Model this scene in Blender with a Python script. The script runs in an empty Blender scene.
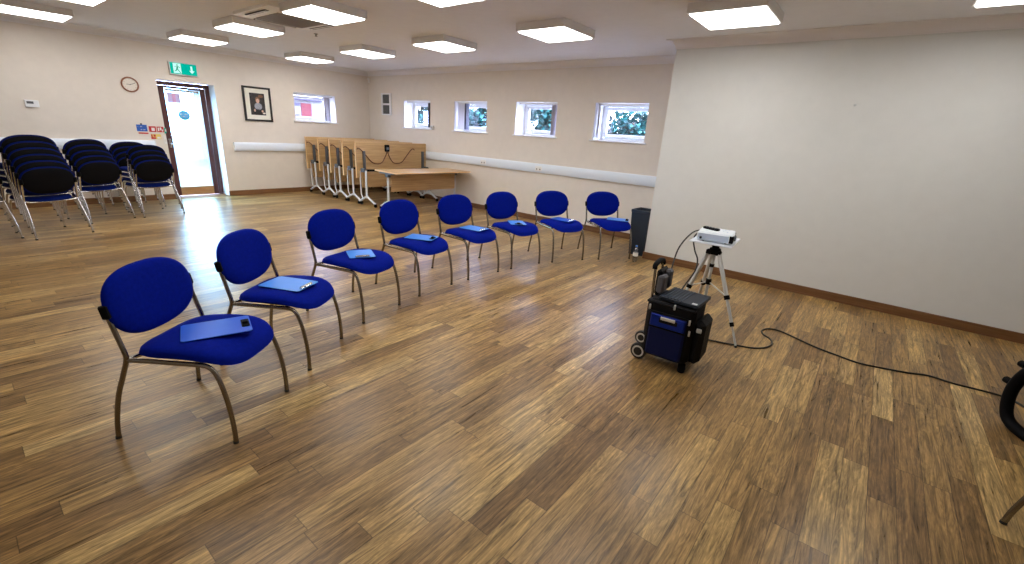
import bpy, math, random
from mathutils import Vector, Matrix
random.seed(7)
C = bpy.context.scene.collection
PI = math.pi
sin, cos = math.sin, math.cos

# ------------------------------------------------------------------ materials
def newmat(name):
    m = bpy.data.materials.new(name); m.use_nodes = True
    nt = m.node_tree; nt.nodes.clear()
    out = nt.nodes.new('ShaderNodeOutputMaterial')
    return m, nt, out

def pmat(name, col, rough=.5, metal=0., bump=0., bscale=60., var=0., vscale=8., spec=.5, coat=0., sheen=0.):
    m, nt, out = newmat(name)
    b = nt.nodes.new('ShaderNodeBsdfPrincipled')
    b.inputs['Roughness'].default_value = rough
    b.inputs['Metallic'].default_value = metal
    b.inputs['Specular IOR Level'].default_value = spec
    b.inputs['Coat Weight'].default_value = coat
    b.inputs['Sheen Weight'].default_value = sheen
    nt.links.new(b.outputs[0], out.inputs[0])
    tc = nt.nodes.new('ShaderNodeTexCoord')
    n = nt.nodes.new('ShaderNodeTexNoise'); n.inputs['Scale'].default_value = vscale; n.inputs['Detail'].default_value = 3
    nt.links.new(tc.outputs['Object'], n.inputs['Vector'])
    r = nt.nodes.new('ShaderNodeValToRGB')
    v = var
    r.color_ramp.elements[0].position = .3; r.color_ramp.elements[1].position = .7
    r.color_ramp.elements[0].color = (*[max(0, c*(1-v)) for c in col], 1)
    r.color_ramp.elements[1].color = (*[min(1, c*(1+v)) for c in col], 1)
    nt.links.new(n.outputs['Fac'], r.inputs[0]); nt.links.new(r.outputs[0], b.inputs['Base Color'])
    if bump:
        n2 = nt.nodes.new('ShaderNodeTexNoise'); n2.inputs['Scale'].default_value = bscale; n2.inputs['Detail'].default_value = 4
        nt.links.new(tc.outputs['Object'], n2.inputs['Vector'])
        bp = nt.nodes.new('ShaderNodeBump'); bp.inputs['Strength'].default_value = bump; bp.inputs['Distance'].default_value = .01
        nt.links.new(n2.outputs['Fac'], bp.inputs['Height']); nt.links.new(bp.outputs[0], b.inputs['Normal'])
    return m

def emat(name, col, strength):
    m, nt, out = newmat(name)
    e = nt.nodes.new('ShaderNodeEmission'); e.inputs[0].default_value = (*col, 1); e.inputs[1].default_value = strength
    nt.links.new(e.outputs[0], out.inputs[0]); return m

def glassmat(name, tint=(1, 1, 1), refl=.08):
    m, nt, out = newmat(name)
    t = nt.nodes.new('ShaderNodeBsdfTransparent'); t.inputs[0].default_value = (*tint, 1)
    g = nt.nodes.new('ShaderNodeBsdfGlossy'); g.inputs['Roughness'].default_value = .02
    mx = nt.nodes.new('ShaderNodeMixShader'); mx.inputs[0].default_value = refl
    nt.links.new(t.outputs[0], mx.inputs[1]); nt.links.new(g.outputs[0], mx.inputs[2]); nt.links.new(mx.outputs[0], out.inputs[0])
    return m

def woodmat(name, c1, c2, axis='Y', rough=.4, scale=1.):
    m, nt, out = newmat(name)
    b = nt.nodes.new('ShaderNodeBsdfPrincipled'); b.inputs['Roughness'].default_value = rough
    tc = nt.nodes.new('ShaderNodeTexCoord'); mp = nt.nodes.new('ShaderNodeMapping')
    s = [38*scale]*3; s['XYZ'.index(axis)] = 2.2*scale
    mp.inputs['Scale'].default_value = s
    n = nt.nodes.new('ShaderNodeTexNoise'); n.inputs['Scale'].default_value = 1.; n.inputs['Detail'].default_value = 5; n.inputs['Distortion'].default_value = .4
    r = nt.nodes.new('ShaderNodeValToRGB'); r.color_ramp.elements[0].position = .32; r.color_ramp.elements[1].position = .68
    r.color_ramp.elements[0].color = (*c1, 1); r.color_ramp.elements[1].color = (*c2, 1)
    L = nt.links.new
    L(tc.outputs['Object'], mp.inputs[0]); L(mp.outputs[0], n.inputs['Vector']); L(n.outputs['Fac'], r.inputs[0])
    L(r.outputs[0], b.inputs['Base Color']); L(b.outputs[0], out.inputs[0])
    return m

def floormat():
    m, nt, out = newmat('oak_plank_floor')
    N = nt.nodes.new; L = nt.links.new
    def math_(op, a, b=None, c=None):
        n = N('ShaderNodeMath'); n.operation = op
        for i, v in enumerate((a, b, c)):
            if v is None: continue
            if isinstance(v, (int, float)): n.inputs[i].default_value = v
            else: L(v, n.inputs[i])
        return n.outputs[0]
    def comb(x, y, z):
        n = N('ShaderNodeCombineXYZ')
        for i, v in enumerate((x, y, z)):
            if isinstance(v, (int, float)): n.inputs[i].default_value = v
            else: L(v, n.inputs[i])
        return n.outputs[0]
    def noise(vec, scale, detail=4., rough=.55, dist=0.):
        n = N('ShaderNodeTexNoise'); n.inputs['Scale'].default_value = scale; n.inputs['Detail'].default_value = detail
        n.inputs['Roughness'].default_value = rough; n.inputs['Distortion'].default_value = dist
        L(vec, n.inputs['Vector']); return n.outputs['Fac']
    def white(vec):
        n = N('ShaderNodeTexWhiteNoise'); n.noise_dimensions = '3D'; L(vec, n.inputs['Vector']); return n
    def ramp(fac, stops):
        n = N('ShaderNodeValToRGB'); cr = n.color_ramp
        while len(cr.elements) < len(stops): cr.elements.new(.5)
        for e, (p, c) in zip(cr.elements, stops): e.position = p; e.color = (*c, 1)
        L(fac, n.inputs[0]); return n.outputs[0]
    tc = N('ShaderNodeTexCoord'); sp = N('ShaderNodeSeparateXYZ'); L(tc.outputs['Object'], sp.inputs[0])
    x, y = sp.outputs[0], sp.outputs[1]
    W, LEN = .113, .92
    rx = math_('DIVIDE', x, W); row = math_('FLOOR', rx); fx = math_('FRACT', rx)
    wr = white(comb(row, 3.7, 1.3)).outputs['Value']
    off = math_('MULTIPLY', wr, 7.31)
    ry = math_('ADD', math_('DIVIDE', y, LEN), off); col = math_('FLOOR', ry); fy = math_('FRACT', ry)
    wid = white(comb(row, col, 9.1))
    pid = wid.outputs['Value']
    sep = N('ShaderNodeSeparateColor'); L(wid.outputs['Color'], sep.inputs[0])
    base = ramp(pid, [(0., (.185, .105, .038)), (.2, (.235, .137, .049)), (.45, (.283, .169, .060)), (.68, (.337, .208, .076)),
                      (.88, (.370, .235, .087)), (.96, (.41, .27, .104)), (1., (.47, .32, .135))])
    shift = math_('MULTIPLY', sep.outputs[1], 37.)
    gv = comb(math_('ADD', math_('MULTIPLY', x, 46.), shift), math_('ADD', math_('MULTIPLY', y, 2.5), shift), shift)
    fine = noise(gv, 1., 8., .68, .9)
    bv = comb(math_('ADD', math_('MULTIPLY', x, 15.), shift), math_('ADD', math_('MULTIPLY', y, 1.3), shift), shift)
    broad = noise(bv, 1., 4., .6, 1.6)
    # cathedral figure: rings of a warped distance field
    ring = math_('FRACT', math_('MULTIPLY', broad, 7.))
    ring = math_('ABSOLUTE', math_('SUBTRACT', ring, .5))
    spk = noise(comb(math_('MULTIPLY', x, 90.), math_('MULTIPLY', y, 22.), shift), 1., 3., .6)
    g1 = N('ShaderNodeMapRange'); g1.inputs[1].default_value = .35; g1.inputs[2].default_value = .65; g1.inputs[3].default_value = .42; g1.inputs[4].default_value = 1.62
    L(fine, g1.inputs[0])
    g2 = N('ShaderNodeMapRange'); g2.inputs[1].default_value = 0.; g2.inputs[2].default_value = .5; g2.inputs[3].default_value = .74; g2.inputs[4].default_value = 1.20
    L(ring, g2.inputs[0])
    g3 = N('ShaderNodeMapRange'); g3.inputs[1].default_value = .3; g3.inputs[2].default_value = .7; g3.inputs[3].default_value = .86; g3.inputs[4].default_value = 1.12
    L(spk, g3.inputs[0])
    tone = math_('MULTIPLY', math_('MULTIPLY', g1.outputs[0], g2.outputs[0]), g3.outputs[0])
    # joints
    ex = math_('MINIMUM', fx, math_('SUBTRACT', 1., fx)); ey = math_('MULTIPLY', math_('MINIMUM', fy, math_('SUBTRACT', 1., fy)), LEN/W)
    e = math_('MINIMUM', ex, ey)
    jm = N('ShaderNodeMapRange'); jm.inputs[1].default_value = .006; jm.inputs[2].default_value = .022; jm.inputs[3].default_value = .42; jm.inputs[4].default_value = 1.
    L(e, jm.inputs[0])
    tone = math_('MULTIPLY', tone, jm.outputs[0])
    vm = N('ShaderNodeVectorMath'); vm.operation = 'SCALE'; L(base, vm.inputs[0]); L(tone, vm.inputs['Scale'])
    b = N('ShaderNodeBsdfPrincipled'); L(vm.outputs[0], b.inputs['Base Color'])
    rr = N('ShaderNodeMapRange'); rr.inputs[1].default_value = .3; rr.inputs[2].default_value = .7; rr.inputs[3].default_value = .26; rr.inputs[4].default_value = .37
    L(fine, rr.inputs[0]); L(rr.outputs[0], b.inputs['Roughness'])
    b.inputs['Specular IOR Level'].default_value = .34
    bp = N('ShaderNodeBump'); bp.inputs['Strength'].default_value = .10; bp.inputs['Distance'].default_value = .002
    hh = math_('ADD', math_('MULTIPLY', fine, .5), jm.outputs[0]); L(hh, bp.inputs['Height']); L(bp.outputs[0], b.inputs['Normal'])
    L(b.outputs[0], out.inputs[0])
    return m

M = dict(
    cream=pmat('cream_wall_paint', (.80, .735, .66), .75, bump=.06, bscale=180, var=.02),
    white_wall=pmat('pale_wall_paint', (.715, .722, .705), .7, bump=.06, bscale=180, var=.015),
    ceiling=pmat('ceiling_paint', (.865, .875, .915), .85, bump=.05, bscale=150, var=.015),
    cove=pmat('cornice_paint', (.87, .85, .86), .7),
    reveal=pmat('white_reveal_paint', (.86, .86, .86), .6),
    upvc=pmat('white_plastic', (.86, .87, .89), .3),
    floor=floormat(),
    skirt=woodmat('skirting_wood', (.16, .07, .025), (.26, .125, .05), 'Y', .4),
    skirtx=woodmat('skirting_wood_x', (.13, .055, .02), (.21, .10, .04), 'X', .4),
    trunk=pmat('trunking_plastic', (.80, .87, .97), .35),
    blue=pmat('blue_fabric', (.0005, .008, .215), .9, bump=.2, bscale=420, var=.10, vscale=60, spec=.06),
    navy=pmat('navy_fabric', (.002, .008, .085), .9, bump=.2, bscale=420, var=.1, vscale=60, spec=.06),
    blackp=pmat('black_plastic', (.004, .004, .005), .6, bump=.05, bscale=300, spec=.08),
    chrome=pmat('grey_metal_tube', (.27, .245, .215), .24, metal=1.),
    chrome2=pmat('bright_chrome_tube', (.72, .72, .72), .2, metal=1.),
    rubber=pmat('black_rubber', (.02, .02, .02), .7),
    beech=woodmat('beech_laminate', (.47, .29, .125), (.62, .41, .195), 'Y', .38),
    beech_edge_lit=pmat('beech_edge_lit', (.86, .58, .30), .45),  # table edges lightened in colour as if catching the light
    legw=pmat('pale_grey_metal', (.72, .74, .78), .35),
    dgrey=pmat('dark_grey_metal', (.13, .14, .16), .4, metal=.4),
    cablebrown=pmat('brown_cable', (.13, .045, .02), .5),
    cable=pmat('black_cable', (.010, .010, .012), .45),
    clipb=pmat('blue_clipboard_plastic', (.018, .105, .66), .4, var=.03, spec=.3),
    clipl=pmat('light_blue_clipboard_plastic', (.055, .26, .82), .4, var=.03, spec=.3),
    mahog=woodmat('mahogany_stained_wood', (.055, .012, .010), (.105, .026, .020), 'Z', .35),
    kick=woodmat('door_wood_reflection', (.36, .17, .06), (.48, .25, .10), 'Y', .35),  # rail wood, with a kickplate's orange-brown reflection put into its colour
    glass=glassmat('window_glass'),
    doorglass=glassmat('door_glass', (.74, .98, 1.), .06),
    lamp=emat('lamp_diffuser', (1., .975, .94), 13.5),
    house=pmat('lamp_housing_grey', (.78, .77, .77), .5),
    acw=pmat('ac_white_plastic', (.92, .91, .90), .4),
    acgrey=pmat('ac_grille_grey', (.30, .275, .26), .6),
    dark=pmat('dark_slot', (.02, .02, .02), .6),
    exitg=emat('exit_sign_green', (.0, .60, .44), .8),
    exitw=emat('exit_sign_white', (.55, 1., .9), 1.1),
    silver=pmat('silver_paint', (.62, .64, .64), .35, metal=.3),
    rim=pmat('clock_rim_wood', (.28, .10, .045), .4),
    face=pmat('clock_face', (.80, .74, .66), .5),
    black=pmat('black_paint', (.014, .013, .013), .4),
    mount=pmat('picture_mount_cream', (.82, .81, .72), .7),
    photod=pmat('photo_dark', (.03, .026, .024), .3, var=.4, vscale=30),
    skin=pmat('photo_skin', (.62, .40, .30), .4),
    hair=pmat('photo_brown', (.20, .10, .05), .4),
    greyblue=pmat('photo_grey_blue', (.32, .34, .40), .4, var=.3, vscale=60),
    signblue=pmat('sign_blue', (.02, .12, .55), .4),
    signred=pmat('sign_red', (.55, .03, .035), .4),
    signwhite=pmat('sign_white', (.85, .83, .80), .4),
    signyel=pmat('sign_yellow', (.80, .62, .16), .4),
    signgreen=pmat('sign_green', (.0, .42, .28), .4),
    logo=pmat('logo_blue_backlit', (.12, .50, .85), .4),  # blue lightened to stand for daylight shining through the sticker
    poster=pmat('poster_lilac_backlit', (.75, .62, .97), .5, var=.15, vscale=9),  # lilac lightened likewise, backlight put into the colour
    posterp=pmat('poster_pink', (.85, .45, .72), .5, var=.1),
    projw=pmat('projector_white', (.80, .86, .94), .35),
    projb=pmat('projector_side_blue_white', (.60, .70, .88), .4),
    bagb=pmat('bag_black_nylon', (.005, .005, .007), .7, bump=.25, bscale=500, spec=.2),
    bagblue=pmat('bag_blue_nylon', (.004, .022, .24), .65, bump=.25, bscale=500, spec=.2),
    bagnavy=pmat('bag_navy_nylon', (.003, .008, .065), .65, bump=.25, bscale=500, spec=.2),
    lapt=pmat('laptop_dark', (.010, .015, .026), .5, spec=.25),
    laptr=pmat('laptop_ridge', (.022, .034, .058), .5, spec=.25),
    greyfab=pmat('grey_fabric', (.10, .10, .115), .8, bump=.2, bscale=300),
    binc=pmat('bin_slate_plastic', (.022, .034, .055), .45),
    vent=pmat('vent_mesh', (.16, .17, .17), .6),
    slat=pmat('blind_slat', (.62, .60, .68), .7),
    leafd=pmat('leaf_dark', (.002, .030, .030), .5, var=.5, vscale=3),
    leafl=pmat('leaf_light', (.012, .105, .10), .5, var=.4, vscale=3),
    bark=pmat('bark', (.10, .07, .05), .9),
    paving=pmat('outside_paving', (.075, .075, .075), .8, var=.06, vscale=2),
    paving_bounce=pmat('outside_bounce_paving', (.30, .30, .30), .8, var=.06, vscale=2),  # unseen ground made pale to bounce daylight up onto the ceiling
    render=pmat('outside_render', (.16, .155, .165), .8),
    fascia=pmat('outside_fascia', (.03, .024, .055), .6),
    brick=pmat('outside_red_panel', (.10, .010, .017), .8, var=.1, vscale=6),
)
# clear bottle plastic
M['bottle'] = glassmat('clear_bottle_plastic', (.80, .84, .90), .22)

# ------------------------------------------------------------------ mesh builder
class MB:
    def __init__(s): s.v = []; s.f = []; s.sm = []; s.mi = []
    def add(s, vs, fs, smooth=False, mi=0, mat=None):
        k = len(s.v)
        for p in vs:
            p = Vector(p)
            if mat is not None: p = mat @ p
            s.v.append(tuple(p))
        for f in fs:
            s.f.append([i+k for i in f]); s.sm.append(smooth); s.mi.append(mi)
        return s
    def box(s, x0, x1, y0, y1, z0, z1, bev=0., mi=0, mat=None):
        if bev <= 0:
            vs = [(x, y, z) for z in (z0, z1) for y in (y0, y1) for x in (x0, x1)]
            fs = [(0, 2, 3, 1), (4, 5, 7, 6), (0, 1, 5, 4), (2, 6, 7, 3), (0, 4, 6, 2), (1, 3, 7, 5)]
            return s.add(vs, fs, False, mi, mat)
        b = min(bev, (x1-x0)/2.01, (y1-y0)/2.01, (z1-z0)/2.01)
        # rounded box: chamfered with 24 verts
        vs = []; idx = {}
        for sx in (0, 1):
            for sy in (0, 1):
                for sz in (0, 1):
                    X = (x0, x1)[sx]; Y = (y0, y1)[sy]; Z = (z0, z1)[sz]
                    dx = b*(1 if sx == 0 else -1); dy = b*(1 if sy == 0 else -1); dz = b*(1 if sz == 0 else -1)
                    idx[sx, sy, sz, 0] = len(vs); vs.append((X, Y+dy, Z+dz))
                    idx[sx, sy, sz, 1] = len(vs); vs.append((X+dx, Y, Z+dz))
                    idx[sx, sy, sz, 2] = len(vs); vs.append((X+dx, Y+dy, Z))
        fs = []
        for a in (0, 1):
            q = [idx[a, 0, 0, 0], idx[a, 0, 1, 0], idx[a, 1, 1, 0], idx[a, 1, 0, 0]]; fs.append(q if a == 0 else q[::-1])
            q = [idx[0, a, 0, 1], idx[1, a, 0, 1], idx[1, a, 1, 1], idx[0, a, 1, 1]]; fs.append(q if a == 0 else q[::-1])
            q = [idx[0, 0, a, 2], idx[0, 1, a, 2], idx[1, 1, a, 2], idx[1, 0, a, 2]]; fs.append(q if a == 0 else q[::-1])
        for a in (0, 1):
            for c in (0, 1):
                fs.append([idx[a, c, 0, 0], idx[a, c, 1, 0], idx[a, c, 1, 1], idx[a, c, 0, 1]])
                fs.append([idx[a, 0, c, 0], idx[a, 1, c, 0], idx[a, 1, c, 2], idx[a, 0, c, 2]])
                fs.append([idx[0, a, c, 1], idx[1, a, c, 1], idx[1, a, c, 2], idx[0, a, c, 2]])
                for d in (0, 1): pass
        for a in (0, 1):
            for c in (0, 1):
                for d in (0, 1):
                    fs.append([idx[a, c, d, 0], idx[a, c, d, 1], idx[a, c, d, 2]])
        return s.add(vs, fs, False, mi, mat)
    def tube(s, pts, r, n=10, closed=False, mi=0, mat=None, flat=1.):
        pts = [Vector(p) for p in pts]
        m = len(pts); vs = []; fs = []
        t0 = (pts[1]-pts[0]).normalized()
        up = Vector((0, 0, 1)) if abs(t0.z) < .9 else Vector((1, 0, 0))
        nrm = (up - t0*up.dot(t0)).normalized()
        for i in range(m):
            if closed: t = (pts[(i+1) % m]-pts[i-1]).normalized()
            elif i == 0: t = t0
            elif i == m-1: t = (pts[-1]-pts[-2]).normalized()
            else: t = (pts[i+1]-pts[i-1]).normalized()
            nrm = (nrm - t*nrm.dot(t))
            nrm = nrm.normalized() if nrm.length > 1e-6 else t.orthogonal().normalized()
            bi = t.cross(nrm)
            rr = r[i] if isinstance(r, (list, tuple)) else r
            for k in range(n):
                a = 2*PI*k/n
                vs.append(pts[i] + nrm*(cos(a)*rr) + bi*(sin(a)*rr*flat))
        for i in range(m if closed else m-1):
            for k in range(n):
                j = (i+1) % m
                fs.append([i*n+k, i*n+(k+1) % n, j*n+(k+1) % n, j*n+k])
        if not closed:
            fs.append(list(range(n))[::-1]); fs.append([(m-1)*n+k for k in range(n)])
        return s.add(vs, fs, True, mi, mat)
    def lathe(s, prof, n=20, mi=0, mat=None, cap=True):
        vs = []; fs = []
        for (r, z) in prof:
            for k in range(n):
                a = 2*PI*k/n; vs.append((r*cos(a), r*sin(a), z))
        for i in range(len(prof)-1):
            for k in range(n):
                fs.append([i*n+k, i*n+(k+1) % n, (i+1)*n+(k+1) % n, (i+1)*n+k])
        if cap:
            fs.append(list(range(n))[::-1]); fs.append([(len(prof)-1)*n+k for k in range(n)])
        return s.add(vs, fs, True, mi, mat)
    def prism(s, poly, z0, z1, mi=0, mat=None, smooth=False):
        n = len(poly)
        vs = [(x, y, z0) for x, y in poly]+[(x, y, z1) for x, y in poly]
        fs = [list(range(n))[::-1], [n+i for i in range(n)]]+[[i, (i+1) % n, n+(i+1) % n, n+i] for i in range(n)]
        return s.add(vs, fs, smooth, mi, mat)
    def build(s, name, mats, parent=None, angle=40):
        me = bpy.data.meshes.new(name); me.from_pydata(s.v, [], s.f)
        if not isinstance(mats, (list, tuple)): mats = [mats]
        for m in mats: me.materials.append(m)
        me.polygons.foreach_set('material_index', s.mi)
        me.polygons.foreach_set('use_smooth', s.sm)
        me.update()
        try: me.set_sharp_from_angle(angle=math.radians(angle))
        except Exception: pass
        import bmesh
        bm = bmesh.new(); bm.from_mesh(me); bmesh.ops.recalc_face_normals(bm, faces=bm.faces); bm.to_mesh(me); bm.free()
        o = bpy.data.objects.new(name, me); C.objects.link(o)
        if parent: o.parent = parent
        return o

def T(loc=(0, 0, 0), rz=0., rx=0., ry=0.):
    return Matrix.Translation(loc) @ Matrix.Rotation(rz, 4, 'Z') @ Matrix.Rotation(ry, 4, 'Y') @ Matrix.Rotation(rx, 4, 'X')

def smooth_path(pts, k=8, closed=False):
    pts = [Vector(p) for p in pts]; n = len(pts); out = []
    for i in range(n if closed else n-1):
        if closed: p0, p1, p2, p3 = pts[i-1], pts[i], pts[(i+1) % n], pts[(i+2) % n]
        else:
            p1, p2 = pts[i], pts[i+1]
            p0 = pts[i-1] if i else p1*2-p2
            p3 = pts[i+2] if i+2 < n else p2*2-p1
        for j in range(k):
            t = j/k
            out.append(.5*((2*p1)+(p2-p0)*t+(2*p0-5*p1+4*p2-p3)*t*t+(3*p1-p0-3*p2+p3)*t**3))
    if not closed: out.append(pts[-1])
    return out

def tag(o, label=None, cat=None, group=None, kind=None):
    if label: o['label'] = label
    if cat: o['category'] = cat
    if group: o['group'] = group
    if kind: o['kind'] = kind
    return o
def thing(name, label, cat, loc=(0, 0, 0), rz=0., group=None, kind=None):
    o = bpy.data.objects.new(name, None); C.objects.link(o)
    o.empty_display_size = .1; o.location = loc; o.rotation_euler = (0, 0, rz)
    return tag(o, label, cat, group, kind)
def dup(root, loc, rz, label, group=None):
    r = root.copy(); C.objects.link(r); r.location = loc; r.rotation_euler = (0, 0, rz); r['label'] = label
    if group: r['group'] = group
    for ch in list(root.children):
        c = ch.copy(); C.objects.link(c); c.parent = r
        for g in list(ch.children):
            d = g.copy(); C.objects.link(d); d.parent = c
    return r

# ------------------------------------------------------------------ room
XL, YB, YW, XW, XR, YF, ZC = -10.43, 7.057, 6.04, -2.346, 3.6, -2.6, 2.80
TH = .36
def wall(name, axis, pos, a0, a1, outward, openings, mat, z1=2.84, th=TH):
    """plane wall with rectangular holes; axis 'x' = runs along x at y=pos; 'y' = runs along y at x=pos"""
    As = sorted({a0, a1, *[o[0] for o in openings], *[o[1] for o in openings]})
    Zs = sorted({-.02, z1, *[o[2] for o in openings], *[o[3] for o in openings]})
    Zs = [z for z in Zs if z >= -.02]
    def solid(i, j):
        if i < 0 or j < 0 or i >= len(As)-1 or j >= len(Zs)-1: return None
        ca, cz = (As[i]+As[i+1])/2, (Zs[j]+Zs[j+1])/2
        return not any(o[0] < ca < o[1] and o[2] < cz < o[3] for o in openings)
    m = MB()
    def P(a, d, z): return (a, pos+outward*d, z) if axis == 'x' else (pos+outward*d, a, z)
    for i in range(len(As)-1):
        for j in range(len(Zs)-1):
            if not solid(i, j): continue
            A0, A1, Z0, Z1 = As[i], As[i+1], Zs[j], Zs[j+1]
            for d in (0, th): m.add([P(A0, d, Z0), P(A1, d, Z0), P(A1, d, Z1), P(A0, d, Z1)], [(0, 1, 2, 3)])
            for (di, dj, e) in ((-1, 0, (A0, None)), (1, 0, (A1, None)), (0, -1, (None, Z0)), (0, 1, (None, Z1))):
                q = solid(i+di, j+dj)
                if q: continue
                mi = 1 if q is False else 0
                if e[0] is not None: vs = [P(e[0], 0, Z0), P(e[0], th, Z0), P(e[0], th, Z1), P(e[0], 0, Z1)]
                else: vs = [P(A0, 0, e[1]), P(A1, 0, e[1]), P(A1, th, e[1]), P(A0, th, e[1])]
                m.add(vs, [(0, 1, 2, 3)], False, mi)
    return tag(m.build(name, [mat, M['reveal']]), kind='structure')

DOOR = (2.69, 3.605, -.02, 2.125)
W0 = (5.15, 6.13, 1.565, 2.158)
WX = [(-9.035, -8.115), (-7.345, -6.415), (-5.665, -4.735), (-3.965, -3.035)]
wall('wall_left', 'y', XL, YF, YB+TH, -1, [DOOR, W0], M['cream'])
wall('wall_back', 'x', YB, XL, XW, 1, [(a, b, 1.565, 2.155) for a, b in WX], M['cream'])
m = MB()
m.box(XW, XR, YW, YB+TH, -.02, 2.84)
tag(m.build('wall_side', M['white_wall']), kind='structure')
m = MB(); m.box(XR, XR+.2, YF, YW, -.02, 2.84); tag(m.build('wall_right', M['cream']), kind='structure')
m = MB(); m.box(XL-TH, XR+.2, YF-.2, YF, -.02, 2.84); tag(m.build('wall_front', M['cream']), kind='structure')
m = MB(); m.box(XL-TH, XR+.2, YF-.2, YB+TH, -.12, 0); tag(m.build('floor', M['floor']), kind='structure')
m = MB(); m.box(XL-TH, XR+.2, YF-.2, YB+TH, ZC, ZC+.15); tag(m.build('ceiling', M['ceiling']), kind='structure')

# cornice and skirting swept round the room
RING = [(XL, YF), (XL, YB), (XW, YB), (XW, YW), (XR, YW), (XR, YF)]
def inward(i):  # offset direction at vertex i (room on the right-hand side of travel)
    def nrm(a, b):
        d = Vector((b[0]-a[0], b[1]-a[1])).normalized(); return Vector((d.y, -d.x))
    ns = []
    if i > 0: ns.append(nrm(RING[i-1], RING[i]))
    if i < len(RING)-1: ns.append(nrm(RING[i], RING[i+1]))
    return Vector((ns[0].x+ns[1].x, ns[0].y+ns[1].y)) if len(ns) == 2 else ns[0]
def sweep(name, i, prof, mat):
    m = MB(); vs = []
    for k in (i, i+1):
        d = inward(k)
        for (o, z) in prof: vs.append((RING[k][0]+d.x*o, RING[k][1]+d.y*o, z))
    n = len(prof)
    fs = [[j, (j+1) % n, n+(j+1) % n, n+j] for j in range(n)]+[list(range(n)), [n+j for j in range(n)]]
    m.add(vs, fs, True)
    return tag(m.build(name, mat, angle=35), kind='structure')
cove = [(0, 2.70), (.012, 2.70), (.014, 2.71)]+[(.012+.088*(1-cos(a)), 2.712+.078*sin(a)) for a in [k*PI/2/6 for k in range(7)]]+[(.112, 2.79), (.112, 2.8), (0, 2.8)]
for k in range(5): sweep('trim_%d' % (k+1), k, cove, M['cove'])
def skirting(name, axis, pos, a0, a1, inw, mat):
    m = MB(); d = inw*.016
    lo, hi = min(pos, pos+d), max(pos, pos+d)
    if axis == 'y': m.box(lo, hi, a0, a1, 0, .1, .004)
    else: m.box(a0, a1, lo, hi, 0, .1, .004)
    return tag(m.build(name, mat), kind='structure')
skirting('baseboard_left', 'y', XL, YF, DOOR[0]-.0, 1, M['skirt'])
skirting('baseboard_left', 'y', XL, DOOR[1], YB, 1, M['skirt'])
skirting('baseboard_back', 'x', YB, XL+.016, XW, -1, M['skirtx'])
skirting('baseboard_side', 'x', YW, XW-.016, XR, -1, M['skirtx'])
m = MB(); m.box(XW-.016, XW, YW, YB-.016, 0, .1, .004); tag(m.build('baseboard_side', M['skirt']), kind='structure')
skirting('baseboard_right', 'y', XR, YF, YW-.016, -1, M['skirt'])

# ------------------------------------------------------------------ windows
def window(n, mtx, w, h, mull, label=None):
    """local frame: x 0..w across, y = depth outward from the wall face, z 0..h; frame at depth .30"""
    r = thing('window_%d' % n, None, None, kind='structure'); r.matrix_world = mtx
    f = MB(); D0, D1 = .285, .345; t = .045
    f.box(0, w, D0, D1, 0, t); f.box(0, w, D0, D1, h-t, h); f.box(0, t, D0, D1, t, h-t); f.box(w-t, w, D0, D1, t, h-t)
    fr = f.build('window_frame', M['upvc'], r)
    s = MB(); t2 = .055; a, b, c, d = t+.006, w-t-.006, t+.006, h-t-.006
    s.box(a, b, D0-.02, D0+.03, c, c+t2, .006); s.box(a, b, D0-.02, D0+.03, d-t2, d, .006)
    s.box(a, a+t2, D0-.02, D0+.03, c+t2, d-t2, .006); s.box(b-t2, b, D0-.02, D0+.03, c+t2, d-t2, .006)
    s.build('sash', M['upvc'], r)
    g = MB(); g.box(a+t2, b-t2, D0+.004, D0+.010, c+t2, d-t2); g.build('pane', M['glass'], r)
    hd = MB(); hx = w/2
    hd.box(hx-.035, hx+.035, D0-.032, D0-.02, c+.012, c+.036, .004); hd.box(hx-.01, hx+.085, D0-.05, D0-.036, c+.018, c+.032, .004); hd.box(hx-.01, hx+.01, D0-.04, D0-.03, c+.018, c+.032)
    hd.build('window_handle', M['upvc'], r)
    sl = MB(); sl.box(-.045, w+.045, -.035, D0, -.024, -.001, .006); sl.build('sill', M['upvc'], r)
    return r
for i, (a, b) in enumerate(WX):
    window(i+1, T((a, YB, 1.566)), b-a, .588, None)
window(5, T((XL, W0[0], 1.566), PI/2), W0[1]-W0[0], .591, None)

# vertical blinds drawn to one side
def blind(label, mtx, x0, x1, h, mat, n=6, tail=None):
    r = thing('vertical_blind', label, 'window blind', group='vertical blinds in the window recesses'); r.matrix_world = mtx
    m = MB(); m.box(.02, BW-.02, .06, .10, h-.035, h-.004, .004); m.build('headrail', M['upvc'], r)
    for k in range(n):
        x = x0+(x1-x0)*(k+.5)/n
        s = MB(); s.box(-.0012, .0012, -.045, .045, .03, h-.035, mat=T((x, .08, 0), random.uniform(-.25, .25)))
        s.build('slat', tail if (tail and k >= n-2) else mat, r)
    return r
M['slat_backlit'] = pmat('blind_slat_backlit', (.10, .10, .13), .8)  # slats seen against the window light, that shade put into their colour
hB = .585
M['slatw'] = pmat('blind_slat_white', (.82, .81, .84), .7)
BW = .92
blind('narrow bunch of blind slats darkened as if backlit, in the window closest to the corner', T((WX[0][0], YB, 1.566)), .80, .88, hB, M['slat_backlit'], 4)
blind('pale vertical blind with its edge darkened as backlit in the second window from the corner', T((WX[1][0], YB, 1.566)), .05, .33, hB, M['slatw'], 9, M['slat_backlit'])
blind('grey vertical blind bunched at the right end of the third window from the corner', T((WX[2][0], YB, 1.566)), .78, .88, hB, M['slat'], 5)
blind('thin vertical blind gathered at left of the window closest to the white wall', T((WX[3][0], YB, 1.566)), .03, .08, hB, M['slatw'], 3)
BW = .98
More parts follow.
